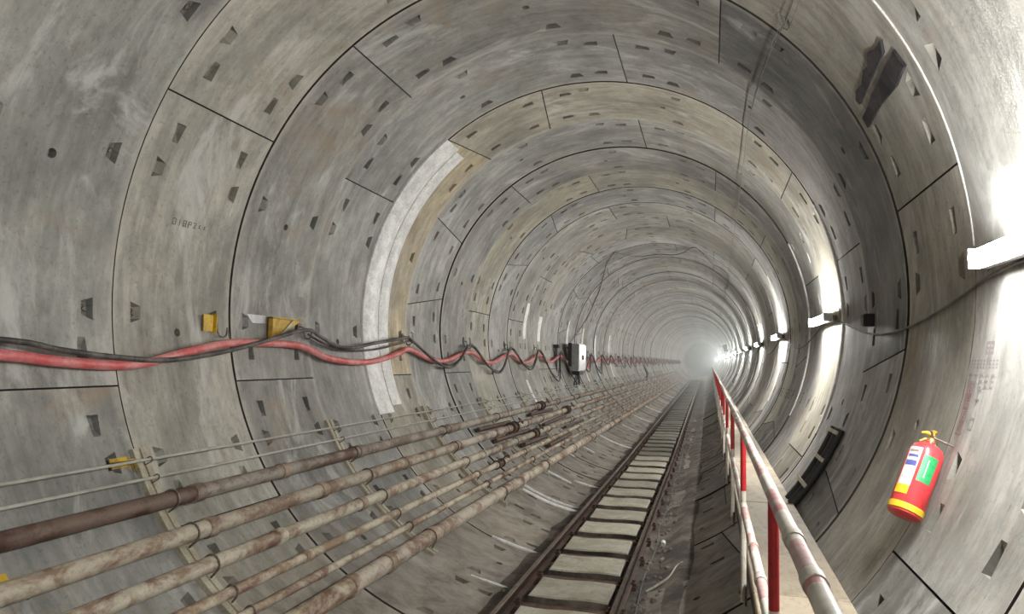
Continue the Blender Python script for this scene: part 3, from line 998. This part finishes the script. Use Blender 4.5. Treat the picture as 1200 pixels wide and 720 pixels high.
black1 = [(-172.5, -1), (-171.2, 1), (-171.0, 2.4), (-170.24, 3.522), (-169.15, 3.882), (-168.14, 4.379), (-167.77, 4.893), (-169.19, 5.529), (-171.56, 6.177), (-174.75, 6.992), (-173.4, 7.3), (-171.34, 7.672), (-171.2, 8.1), (-172.4, 8.562), (-174.69, 9.658)]
for i, y in enumerate(HOOKX[1:-1]):
    black1.append((-174.3, y))
    d = [8.8, 11.5, 10.5, 18, 22, 14, 16, 9][i] if i < 8 else rnd.uniform(9, 13)
    black1 += [(-174.3 + d * .72, y + .85), (-174.3 + d, y + 1.45), (-174.3 + d * .7, y + 2.05)]
bm = bmesh.new()
tube(bm, smooth_path([pol(th, RC - .05 if y > 9 else RC - .045, y) for th, y in black1], 4), 0.021, 10)
o = from_bm('black_power_cable', bm, M_BLACKCABLE)
tag(o, 'black cable twisted over the red cable, rising to the large yellow gusset', 'cable')
black2 = [(-173.9, 7.1), (-171.9, 7.45), (-170.6, 8.0), (-171.2, 8.8), (-173.6, 9.72)]
for i, y in enumerate(HOOKX[1:-1]):
    black2.append((-173.9, y + .1))
    d = [7.2, 10.2, 8.6, 15, 18.5, 11, 13, 8][i] if i < 8 else rnd.uniform(7, 11)
    black2 += [(-173.9 + d * .7, y + .95), (-173.9 + d, y + 1.6), (-173.9 + d * .72, y + 2.15)]
bm = bmesh.new()
tube(bm, smooth_path([pol(th, RC - .01, y) for th, y in black2], 4), 0.014, 8)
o = from_bm('black_control_cable', bm, M_BLACKCABLE)
tag(o, 'slim black cable looping lowest between the hooks, starting at the yellow gusset', 'cable')

# hooks
def hook_parts(t):
    bm = bmesh.new(); box(bm, (-.006, 0, 0), (.012, .07, .12)); from_bm('plate', bm, M_CLAMP, t, smooth=False)
    bm = bmesh.new()
    tube(bm, [(-.01, 0, .03), (-.06, 0, .02), (-.07, 0, -.06), (-.09, 0, -.10), (-.13, 0, -.105), (-.155, 0, -.08), (-.16, 0, -.03)], .008, 6, up=Vector((0, 1, 0)))
    from_bm('hook', bm, M_CLAMP, t)
hk0 = None
for i, y in enumerate(HOOKS):
    lb = f'{ORD[i] if i < len(ORD) else "farthest" if i == len(HOOKS) - 1 else "last but one"} cable hook into the tunnel, counted from the large yellow gusset'
    if hk0 is None:
        hk0 = empty('cable_hook', pol(-175.2, R, y), lb, 'hook', 'cable hooks on the left wall', rot=(0, 0, pi))
        hook_parts(hk0)
    else:
        c = copy_tree(hk0); c.location = pol(-175.2, R, y); c['label'] = lb
# small yellow clip with a J-hook, and the large yellow gusset
t = empty('yellow_hook_clip', pol(-175.0, R, 5.6), 'small rusty yellow clip with a J-shaped hook, left of the large gusset', 'bracket', rot=(0, 0, pi))
clip_ = t
bm = bmesh.new()
box(bm, (-.03, -.045, 0), (.008, .13, .15)); box(bm, (-.03, .035, -.0), (.06, .008, .17)); box(bm, (-.012, -.03, 0), (.03, .10, .11))
from_bm('clip_plate', bm, M_YELLOW, t, smooth=False)
bm = bmesh.new()
tube(bm, [(-.05, .045, .02), (-.055, .05, -.07), (-.06, .075, -.11), (-.06, .13, -.125), (-.06, .175, -.105), (-.06, .185, -.03), (-.06, .185, .6)][:6], .008, 6)
from_bm('hook', bm, M_CLAMP, t)
bm = bmesh.new()
tube(bm, smooth_path([(-.06, .185, -.03), (-.10, .20, -.20), (-.14, .18, -.235), (-.11, .10, -.25)], 4), .007, 6)
from_bm('hook_tail', bm, M_CLAMP, t)
t = empty('yellow_gusset', pol(-175.2, R, 6.76), 'large bright yellow triangular gusset behind the black cable', 'bracket', rot=(0, 0, pi))
def prism(bm, pts, x0, x1):
    a = [bm.verts.new((x0, y, z)) for y, z in pts]; b = [bm.verts.new((x1, y, z)) for y, z in pts]
    n = len(pts)
    bm.faces.new(a); bm.faces.new(b[::-1])
    for i in range(n): bm.faces.new((a[i], a[(i + 1) % n], b[(i + 1) % n], b[i]))
bm = bmesh.new(); prism(bm, [(-.30, .10), (.28, .10), (.28, .07), (-.05, -.06), (-.30, -.15)], -.04, -.028)
from_bm('gusset_plate', bm, M_YELLOW, t, smooth=False)
bm = bmesh.new(); prism(bm, [(-.30, .10), (.28, .10), (.28, .088), (-.30, .088)], -.09, -.03); prism(bm, [(-.30, .10), (-.288, .10), (-.288, -.15), (-.30, -.15)], -.09, -.03)
from_bm('flange', bm, M_YELLOW, t, smooth=False)
bm = bmesh.new(); prism(bm, [(-.13, -.10), (-.09, -.115), (.17, .085), (.12, .085)], -.055, -.041)
from_bm('diagonal_brace', bm, M_STRUT, t, smooth=False)
bm = bmesh.new(); prism(bm, [(-.62, .11), (-.31, .11), (-.31, -.03), (-.44, -.05)], -.012, -.002)
o = from_bm('backing_plate', bm, M_HOUSING, t, smooth=False); o['label'] = 'pale grey backing plate'

for tt_ in (t, clip_):
    for ch in tt_.children:
        ch.data.transform(Matrix.Scale(-1, 4, (0, 1, 0)))
        ch.data.flip_normals()

# ------------------------------------------------------------------ grey electrical cabinet on the left wall
t = empty('electrical_cabinet', (-2.53, 22.6, -0.42), 'grey electrical cabinet with white door hung on the left wall above the pipes', 'cabinet')
bm = bmesh.new()
box(bm, (-.02, 0, -.02), (.30, 1.25, .84)); bmesh.ops.bevel(bm, geom=bm.edges[:], offset=.02, segments=2, affect='EDGES')
from_bm('body', bm, M_BOX, t)
for s in (-1, 1):
    bm = bmesh.new(); box(bm, (.14, s * .31, -.02), (.02, .60, .80)); bmesh.ops.bevel(bm, geom=bm.edges[:], offset=.006, segments=1, affect='EDGES')
    d = from_bm('door', bm, M_BOXDOOR, t)
    bm = bmesh.new(); box(bm, (.16, s * .06, -.02), (.03, .03, .14)); from_bm('handle', bm, M_BLACK, d, smooth=False)
bm = bmesh.new(); box(bm, (-.13, -.66, .06), (.10, .10, .72)); from_bm('side_trunking', bm, M_BLACK, t, smooth=False)
bm = bmesh.new(); box(bm, (0, -.1, -.50), (.26, .7, .12)); from_bm('gland_box', bm, M_BLACK, t, smooth=False)
for sy_, sz_ in ((-1, -1), (-1, 1), (1, -1), (1, 1)):
    bm = bmesh.new(); box(bm, (-.22, .4 * sy_, .28 * sz_), (.13, .05, .06))
    from_bm('wall_bracket', bm, M_CLAMP, t, smooth=False)
for i, (dy, zz) in enumerate(((-.5, -.92), (-.1, -1.0), (.3, -.85))):
    bm = bmesh.new(); tube(bm, smooth_path([(.0, dy * .6, -.54), (-.02, dy * .8, -.75), (-.02 + .0 * i, dy, zz)], 4), .022, 8)
    from_bm('tail_cable', bm, M_BLACKCABLE, t)
t = empty('cable_trunking', pol(186, R - .06, 20.6), 'dark upright trunking left of the grey cabinet', 'trunking')
bm = bmesh.new(); box(bm, (.02, 0, -.30), (.09, .16, .95)); from_bm('trunk', bm, M_GREYCABLE, t, smooth=False)
bm = bmesh.new(); box(bm, (.03, 0, .16), (.14, .22, .10)); from_bm('head', bm, M_BLACK, t, smooth=False)

# ------------------------------------------------------------------ overhead wires
bm = bmesh.new()
tube(bm, smooth_path([pol(43.4, R - .035, 2.0), pol(44.2, R - .05, 5.17), pol(46.3, R - .05, 6.0), pol(48.2, R - .05, 7.83), pol(47.9, R - .05, 10.25), pol(47.2, R - .05, 13.9), pol(46.2, R - .05, 20), pol(45.7, R - .05, 26.4), pol(45.2, R - .05, 50), pol(45.1, R - .05, 90)], 5), 0.005, 6)
o = from_bm('overhead_wire', bm, M_GREYCABLE)
tag(o, 'long thin wire strung along the ceiling right of the crown', 'wire')
bm = bmesh.new()
tube(bm, smooth_path([pol(41.5, R - .03, 2.0), pol(43.6, R - .04, 5.3), pol(45.4, R - .04, 5.75), pol(46.9, R - .06, 6.6), pol(48.1, R - .06, 7.8)], 5), 0.004, 6)
o = from_bm('spare_wire', bm, M_GREYCABLE)
tag(o, 'short second wire joining the ceiling wire at the frame top', 'wire')
bm = bmesh.new()
arch = [pol(40, R - .04, 30.5), pol(44.8, R - .04, 28), pol(44.0, R - .04, 23.1), pol(50, R - .05, 21.8), pol(57.1, R - .08, 21.8), pol(67.5, R - .04, 20.5), pol(75, R - .10, 21.8), pol(81.8, R - .13, 22.5), pol(92, R - .12, 22.6), pol(102.7, R - .12, 22.5), pol(110, R - .09, 21.7), pol(114.8, R - .04, 20.9), pol(120, R - .05, 21.4), pol(124, R - .05, 22), pol(138, R - .04, 24.4), pol(150, R - .04, 25.2), pol(161, R - .04, 25.2), pol(171, R - .05, 24.2), pol(179, R - .05, 23), pol(182, R - .12, 22.4)]
tube(bm, smooth_path(arch, 5), 0.014, 6)
o = from_bm('arched_feed_cable', bm, M_GREYCABLE)
tag(o, 'dark feed cable swagged over the tunnel crown down to the grey cabinet', 'cable')

# ------------------------------------------------------------------ right wall fittings
# twin dark conduits that follow the ring seam down behind the walkway
t = empty('conduit_pair', pol(-23, R, 7.35), 'pair of dark conduits clamped along a ring seam down to the walkway', 'conduit')
B0 = Vector(t.location)
for dy in (-.14, .10):
    bm = bmesh.new()
    tube(bm, [pol(-22.8 - 16.5 * i / 10, R - .055, 7.35 + dy) - B0 for i in range(11)], .042, 10, up=Vector((0, 1, 0)))
    from_bm('conduit', bm, M_BLACK, t)
for th in (-23.6, -29.2, -34.8):
    bm = bmesh.new()
    arc_plate(bm, th - .35, th + .35, 7.02, 7.62, R - .105, R - .09, n=2)
    for v in bm.verts: v.co -= B0
    o = from_bm('clamp', bm, M_STRUT, t, smooth=False)
bm = bmesh.new(); arc_plate(bm, -40.0, -22.6, 7.14, 7.52, R - .012, R - .004, n=8)
for v in bm.verts: v.co -= B0
from_bm('channel', bm, M_GREYCABLE, t, smooth=False)
# torn bitumen pads
t = None
def pad(pts, lb):
    """pts in (theta, y) round a torn outline"""
    k = radians(1) * R
    v2 = [Vector((th * k, y)) for th, y in pts]
    n = len(pts)
    dense, ed = [], []
    for i in range(n):
        for q in range(4): dense.append(v2[i].lerp(v2[(i + 1) % n], q / 4))
    m = len(dense)
    ed = [(i, (i + 1) % m) for i in range(m)]
    cv, ce, cf, *_ = geometry.delaunay_2d_cdt(dense, ed, [], 1, 1e-5)
    bm = bmesh.new()
    def rf(y): return face_r(y)
    a = [bm.verts.new(pol(p.x / k, rf(p.y) - .016 - .004 * sin(31 * p.x + 17 * p.y), p.y)) for p in cv]
    b = [bm.verts.new(pol(p.x / k, rf(p.y) + .004, p.y)) for p in cv]
    for f in cf: bm.faces.new([a[i] for i in f]); bm.faces.new([b[i] for i in f][::-1])
    for i in range(m):
        try: bm.faces.new((a[i], a[(i + 1) % m], b[(i + 1) % m], b[i]))
        except ValueError: pass
    o = from_bm('bitumen_pad', bm, M_PAD, smooth=False)
    tag(o, lb, 'pad', 'torn pads on the right upper wall')
pad([(30.4, 4.72), (29.2, 4.80), (28.9, 5.25), (28.4, 5.62), (29.4, 5.66), (30.1, 5.55), (29.8, 5.38), (30.7, 5.22), (30.2, 5.1), (31.2, 4.98), (30.6, 4.88)], 'upper torn black pad strip on the right wall')
pad([(28.2, 4.66), (25.8, 4.64), (25.2, 4.9), (25.6, 5.3), (25.3, 5.75), (26.9, 5.72), (27.6, 5.3), (28.0, 4.98)], 'lower smooth black pad strip on the right wall')

# faded stencils above the extinguisher
def stencil(items, mat, name, lb, th_c, y_c, rr=R - .0035):
    """small painted quads: (dtheta_mm down, dy_mm, height_mm, width_mm) hugging the wall"""
    bm = bmesh.new()
    for dz, dy, h, w in items:
        th0 = th_c - degrees(dz / R); th1 = th_c - degrees((dz + h) / R)
        rr = min(face_r(y_c - dy), face_r(y_c - dy - w)) - .0015
        q = [pol(th0, rr, y_c - dy), pol(th0, rr, y_c - dy - w), pol(th1, rr, y_c - dy - w), pol(th1, rr, y_c - dy)]
        bm.faces.new([bm.verts.new(p) for p in q])
    o = from_bm(name, bm, mat, smooth=False)
    if lb: tag(o, lb, 'stencil')
    return o
# red framed column of four characters ending in an arrow
it = []
cw, chh = .085, .066
for i in range(4):
    z0 = i * .074
    it += [(z0, 0, .010, cw), (z0 + chh, 0, .010, cw), (z0, 0, chh, .012), (z0, cw - .012, chh, .012)]
for i in range(3):
    z0 = i * .074 + .012
    it += [(z0 + .004, .024, .008, .04), (z0 + .018, .020, .007, .048), (z0 + .008, .040, .042, .009), (z0 + .036, .026, .008, .036)]
it += [(.234, .018, .045, .018), (.234, .05, .045, .017), (.234, .018, .010, .05)]
stencil(it, M_STENCILRED, 'red_stencil', 'faded red boxed column of characters painted above the fire extinguisher', -11.8, 4.44)
# faint red block and two faint rows of characters
it = [(0, .0, .016, .11), (.03, .0, .012, .11), (0, 0, .07, .014), (0, .096, .07, .014), (.055, 0, .014, .11), (.085, .03, .03, .05), (.02, .045, .09, .014)]
stencil(it, M_STENCILROSE, 'red_block_stencil', 'faint reddish square character painted at eye level above the boxed column', -7.6, 4.27)
it = []
r4 = random.Random(5)
for row, (n, z0, hh) in enumerate(((9, 0.0, .045), (5, .075, .075))):
    for i in range(n):
        wd = .30 / n if row == 0 else .3 / n
        y_ = i * (.40 / n)
        it += [(z0, y_, hh * .18, wd * .8), (z0 + hh * .45, y_, hh * .15, wd * .8), (z0, y_ + r4.uniform(.0, .4) * wd, hh, wd * .2), (z0 + hh * .85, y_ + wd * .2, hh * .15, wd * .6)]
stencil(it, M_STENCILGREY, 'grey_stencil', 'two faint grey rows of illegible characters on the right wall', -9.5, 4.46)
it = [(0, 0, .012, .06), (0.05, 0, .012, .06), (0, .02, .09, .012), (.15, 0, .01, .07), (.15, 0, .07, .012), (.15, .06, .07, .012), (.21, 0, .01, .07)]
stencil(it, M_STENCILGREY, 'small_grey_stencil', 'small faint grey characters beside the red boxed column', -12.6, 4.29)
# dotted black serial stencil farther along the right wall
GL = {'S': [(0, 0, .02, .1), (.0, 0, .1, .02), (.08, 0, .02, .1), (.09, .08, .1, .02), (.17, 0, .02, .1)], 'I': [(0, .04, .19, .025)], 'B': [(0, 0, .19, .025), (0, 0, .02, .1), (.085, 0, .02, .1), (.17, 0, .02, .1), (0, .08, .19, .02)],
      '0': [(0, 0, .19, .02), (0, .08, .19, .02), (0, 0, .02, .1), (.17, 0, .02, .1)], 'P': [(0, 0, .19, .025), (0, 0, .02, .1), (.085, 0, .02, .1), (0, .08, .1, .02)], 'Y': [(0, 0, .09, .02), (0, .08, .09, .02), (.085, 0, .02, .1), (.09, .04, .1, .02)],
      'Z': [(0, 0, .02, .1), (.17, 0, .02, .1), (.05, .06, .05, .025), (.09, .03, .06, .025)], '(': [(.02, .05, .03, .03), (.05, .03, .09, .025), (.14, .05, .03, .03)]}
t = None
ypos = 0
for i, ch in enumerate('SIB0PYZ((('):
    it = []
    sc_ = (1.9, 1.8, 2.2, 2.2, 1.6, 1.6, 1.6, 1.3, 1.2, 1.2)[i]
    for dz, dy, h, w in GL[ch]:
        it.append((dz * .8 + i * .0, ypos + dy * sc_, h * .8, w * sc_))
    ypos += .50 - .012 * i
    o = stencil(it, M_STENCILBLACK, 'character', None, -19.0 + i * .1, 13.9)
    if t is None:
        t = empty('serial_stencil', (0, 13.9, 0), 'row of black dotted serial characters stencilled low on the right wall', 'stencil')
    o.parent = t
    o.matrix_parent_inverse = Matrix.Translation((0, -13.9, 0))
# worn black lettering on the left wall
it = []
for i, ch in enumerate('0IBPZ(('):
    for dz, dy, h, w in GL[ch]:
        it.append((dz * .30 * (1 - .05 * i), i * .062 + dy * .42, h * .30, w * .42))
it = [(a, -b - d, c, d) for a, b, c, d in it]
stencil([(-a - c, b, c, d) for a, b, c, d in it], M_STENCILBLACK, 'worn_lettering', 'worn black lettering on the pale ring of the left wall', 168.0, 5.02, R - .0035)

# fire extinguisher leaning on the wall below its hook
ax_lo, ax_hi = pol(-27.5, R - .108, 4.31), pol(-20.3, R - .105, 4.42)
zax = (ax_hi - ax_lo).normalized()
inw = -Vector((ax_lo.x, 0, ax_lo.z)).normalized()
xax = (inw - zax * inw.dot(zax)).normalized()
yax = zax.cross(xax)
t = empty('fire_extinguisher', ax_lo, 'red fire extinguisher with green and white labels hung on the right wall', 'extinguisher')
t.matrix_world = Matrix((( *[xax.x, yax.x, zax.x], ax_lo.x), (*[xax.y, yax.y, zax.y], ax_lo.y), (*[xax.z, yax.z, zax.z], ax_lo.z), (0, 0, 0, 1)))
RE = .087
bm = bmesh.new()
lathe(bm, [(RE * .90, 0.012), (RE, .03), (RE, .320), (RE * .96, .350), (RE * .82, .377), (RE * .55, .393), (.026, .399), (.026, .412)], 32)
from_bm('cylinder', bm, M_RED, t)
bm = bmesh.new(); lathe(bm, [(RE * .96, -.004), (RE * 1.02, .0), (RE * 1.03, .030), (RE * 1.0, .033)], 32)
o = from_bm('base_ring', bm, M_LABELYEL, t); o['label'] = 'yellow base ring'
bm = bmesh.new(); lathe(bm, [(RE * .8, -.022), (RE * .95, -.012), (RE * .95, -.004)], 24); from_bm('foot_skirt', bm, M_RED, t)
def label_patch(a0, a1, z0, z1, mat, nm, lb=None, dr=.0015):
    bm = bmesh.new()
    n = 10
    prev = None
    for i in range(n + 1):
        a = radians(a0 + (a1 - a0) * i / n)
        cur = [bm.verts.new(((RE + d) * cos(a), (RE + d) * sin(a), z)) for d, z in ((dr, z0), (dr, z1), (.0, z1), (.0, z0))]
        if prev:
            for j in range(4): bm.faces.new((prev[j], prev[(j + 1) % 4], cur[(j + 1) % 4], cur[j]))
        else: bm.faces.new(cur)
        prev = cur
    bm.faces.new(prev)
    o = from_bm(nm, bm, mat, t)
    if lb: o['label'] = lb
    return o
import os as _os
A0 = 0.0   # angle on the body that faces the camera, found from the camera position
cl = t.matrix_world.inverted() @ Vector((1.488, 0, -.52))
A0 = degrees(atan2(cl.y, cl.x))
sgn = 1
SIDE = 1
label_patch(A0 - 4, A0 + 44, .165, .315, M_GREEN, 'green_label', 'green label panel')
label_patch(A0 + 14, A0 + 17, .19, .29, M_WHITE, 'green_label_stroke', 'white stroke on the green label', .0025)
label_patch(A0 - 62, A0 - 14, .075, .345, M_WHITE, 'white_label', 'white instruction label')
label_patch(A0 - 62, A0 - 14, .075, .125, M_LABELYEL, 'yellow_label_band', 'yellow band', .0025)
label_patch(A0 - 58, A0 - 18, .235, .265, M_BLUE, 'blue_label_band', 'blue band', .0025)
label_patch(A0 - 56, A0 - 20, .285, .30, M_BLUE, 'blue_label_band', 'blue band', .0025)
label_patch(A0 - 56, A0 - 24, .315, .328, M_STENCILRED, 'red_label_line', 'red line', .0025)
bm = bmesh.new(); lathe(bm, [(.018, .405), (.024, .412), (.024, .432), (.014, .438), (.014, .456)], 14); o = from_bm('valve', bm, M_BRASS, t); o['label'] = 'brass valve'
ca, sa = cos(radians(A0 - 90)), sin(radians(A0 - 90))
bm = bmesh.new(); tube(bm, [(-.01 * ca, -.01 * sa, .448), (.03 * ca, .03 * sa, .462), (.058 * ca, .058 * sa, .452)], [.011, .010, .006], 8); from_bm('lever', bm, M_LABELYEL, t)
bm = bmesh.new(); tube(bm, [(0, 0, .430), (.03 * ca, .03 * sa, .422), (.052 * ca, .052 * sa, .400)], [.009, .008, .007], 8); from_bm('carry_handle', bm, M_BRASS, t)
bm = bmesh.new(); tube(bm, smooth_path([(.0, 0, .425), (-.03 * ca + .02, -.03 * sa, .418), (-.06 * ca + .03, -.06 * sa, .385), (-.07 * ca + .03, -.07 * sa, .36)], 4), .007, 8); from_bm('nozzle_hose', bm, M_CONDUIT, t)
bm = bmesh.new(); tube(bm, [(.015 * cos(a * pi / 6), .015 * sin(a * pi / 6), .478) for a in range(13)], .003, 6, caps=False); tube(bm, [(0, 0, .455), (0, 0, .482)], .006, 6); from_bm('safety_pin', bm, M_LABELYEL, t)
# its wall hook
bm = bmesh.new()
h0 = pol(-19.0, R, 4.40)
tube(bm, [pol(-19.0, R - .001, 4.40), pol(-18.8, R - .10, 4.42), pol(-18.2, R - .12, 4.42)], .006, 6)
o = from_bm('extinguisher_hook', bm, M_CLAMP)
tag(o, 'thin steel wall hook behind the fire extinguisher valve', 'hook')

# dark boards far down the right wall
for (th, y, sz, lb) in ((-25.0, 35.6, (.08, .5, .5), 'dark box low on the right wall beyond the handrail'), (14.0, 62.0, (.30, .2, .65), 'small dark board jutting from the far right wall above the lights')):
    t = empty('equipment_box', pol(th, R - sz[0] / 2 - .005, y), lb, 'box', rot=(0, -radians(th), 0))
    bm = bmesh.new(); box(bm, (0, 0, 0), sz); from_bm('body', bm, M_BLACK, t, smooth=False)
    bm = bmesh.new(); box(bm, (-sz[0] / 2 - .006, 0, 0), (.012, sz[1] * .8, sz[2] * .8)); from_bm('cover', bm, M_DARKSTEEL, t, smooth=False)
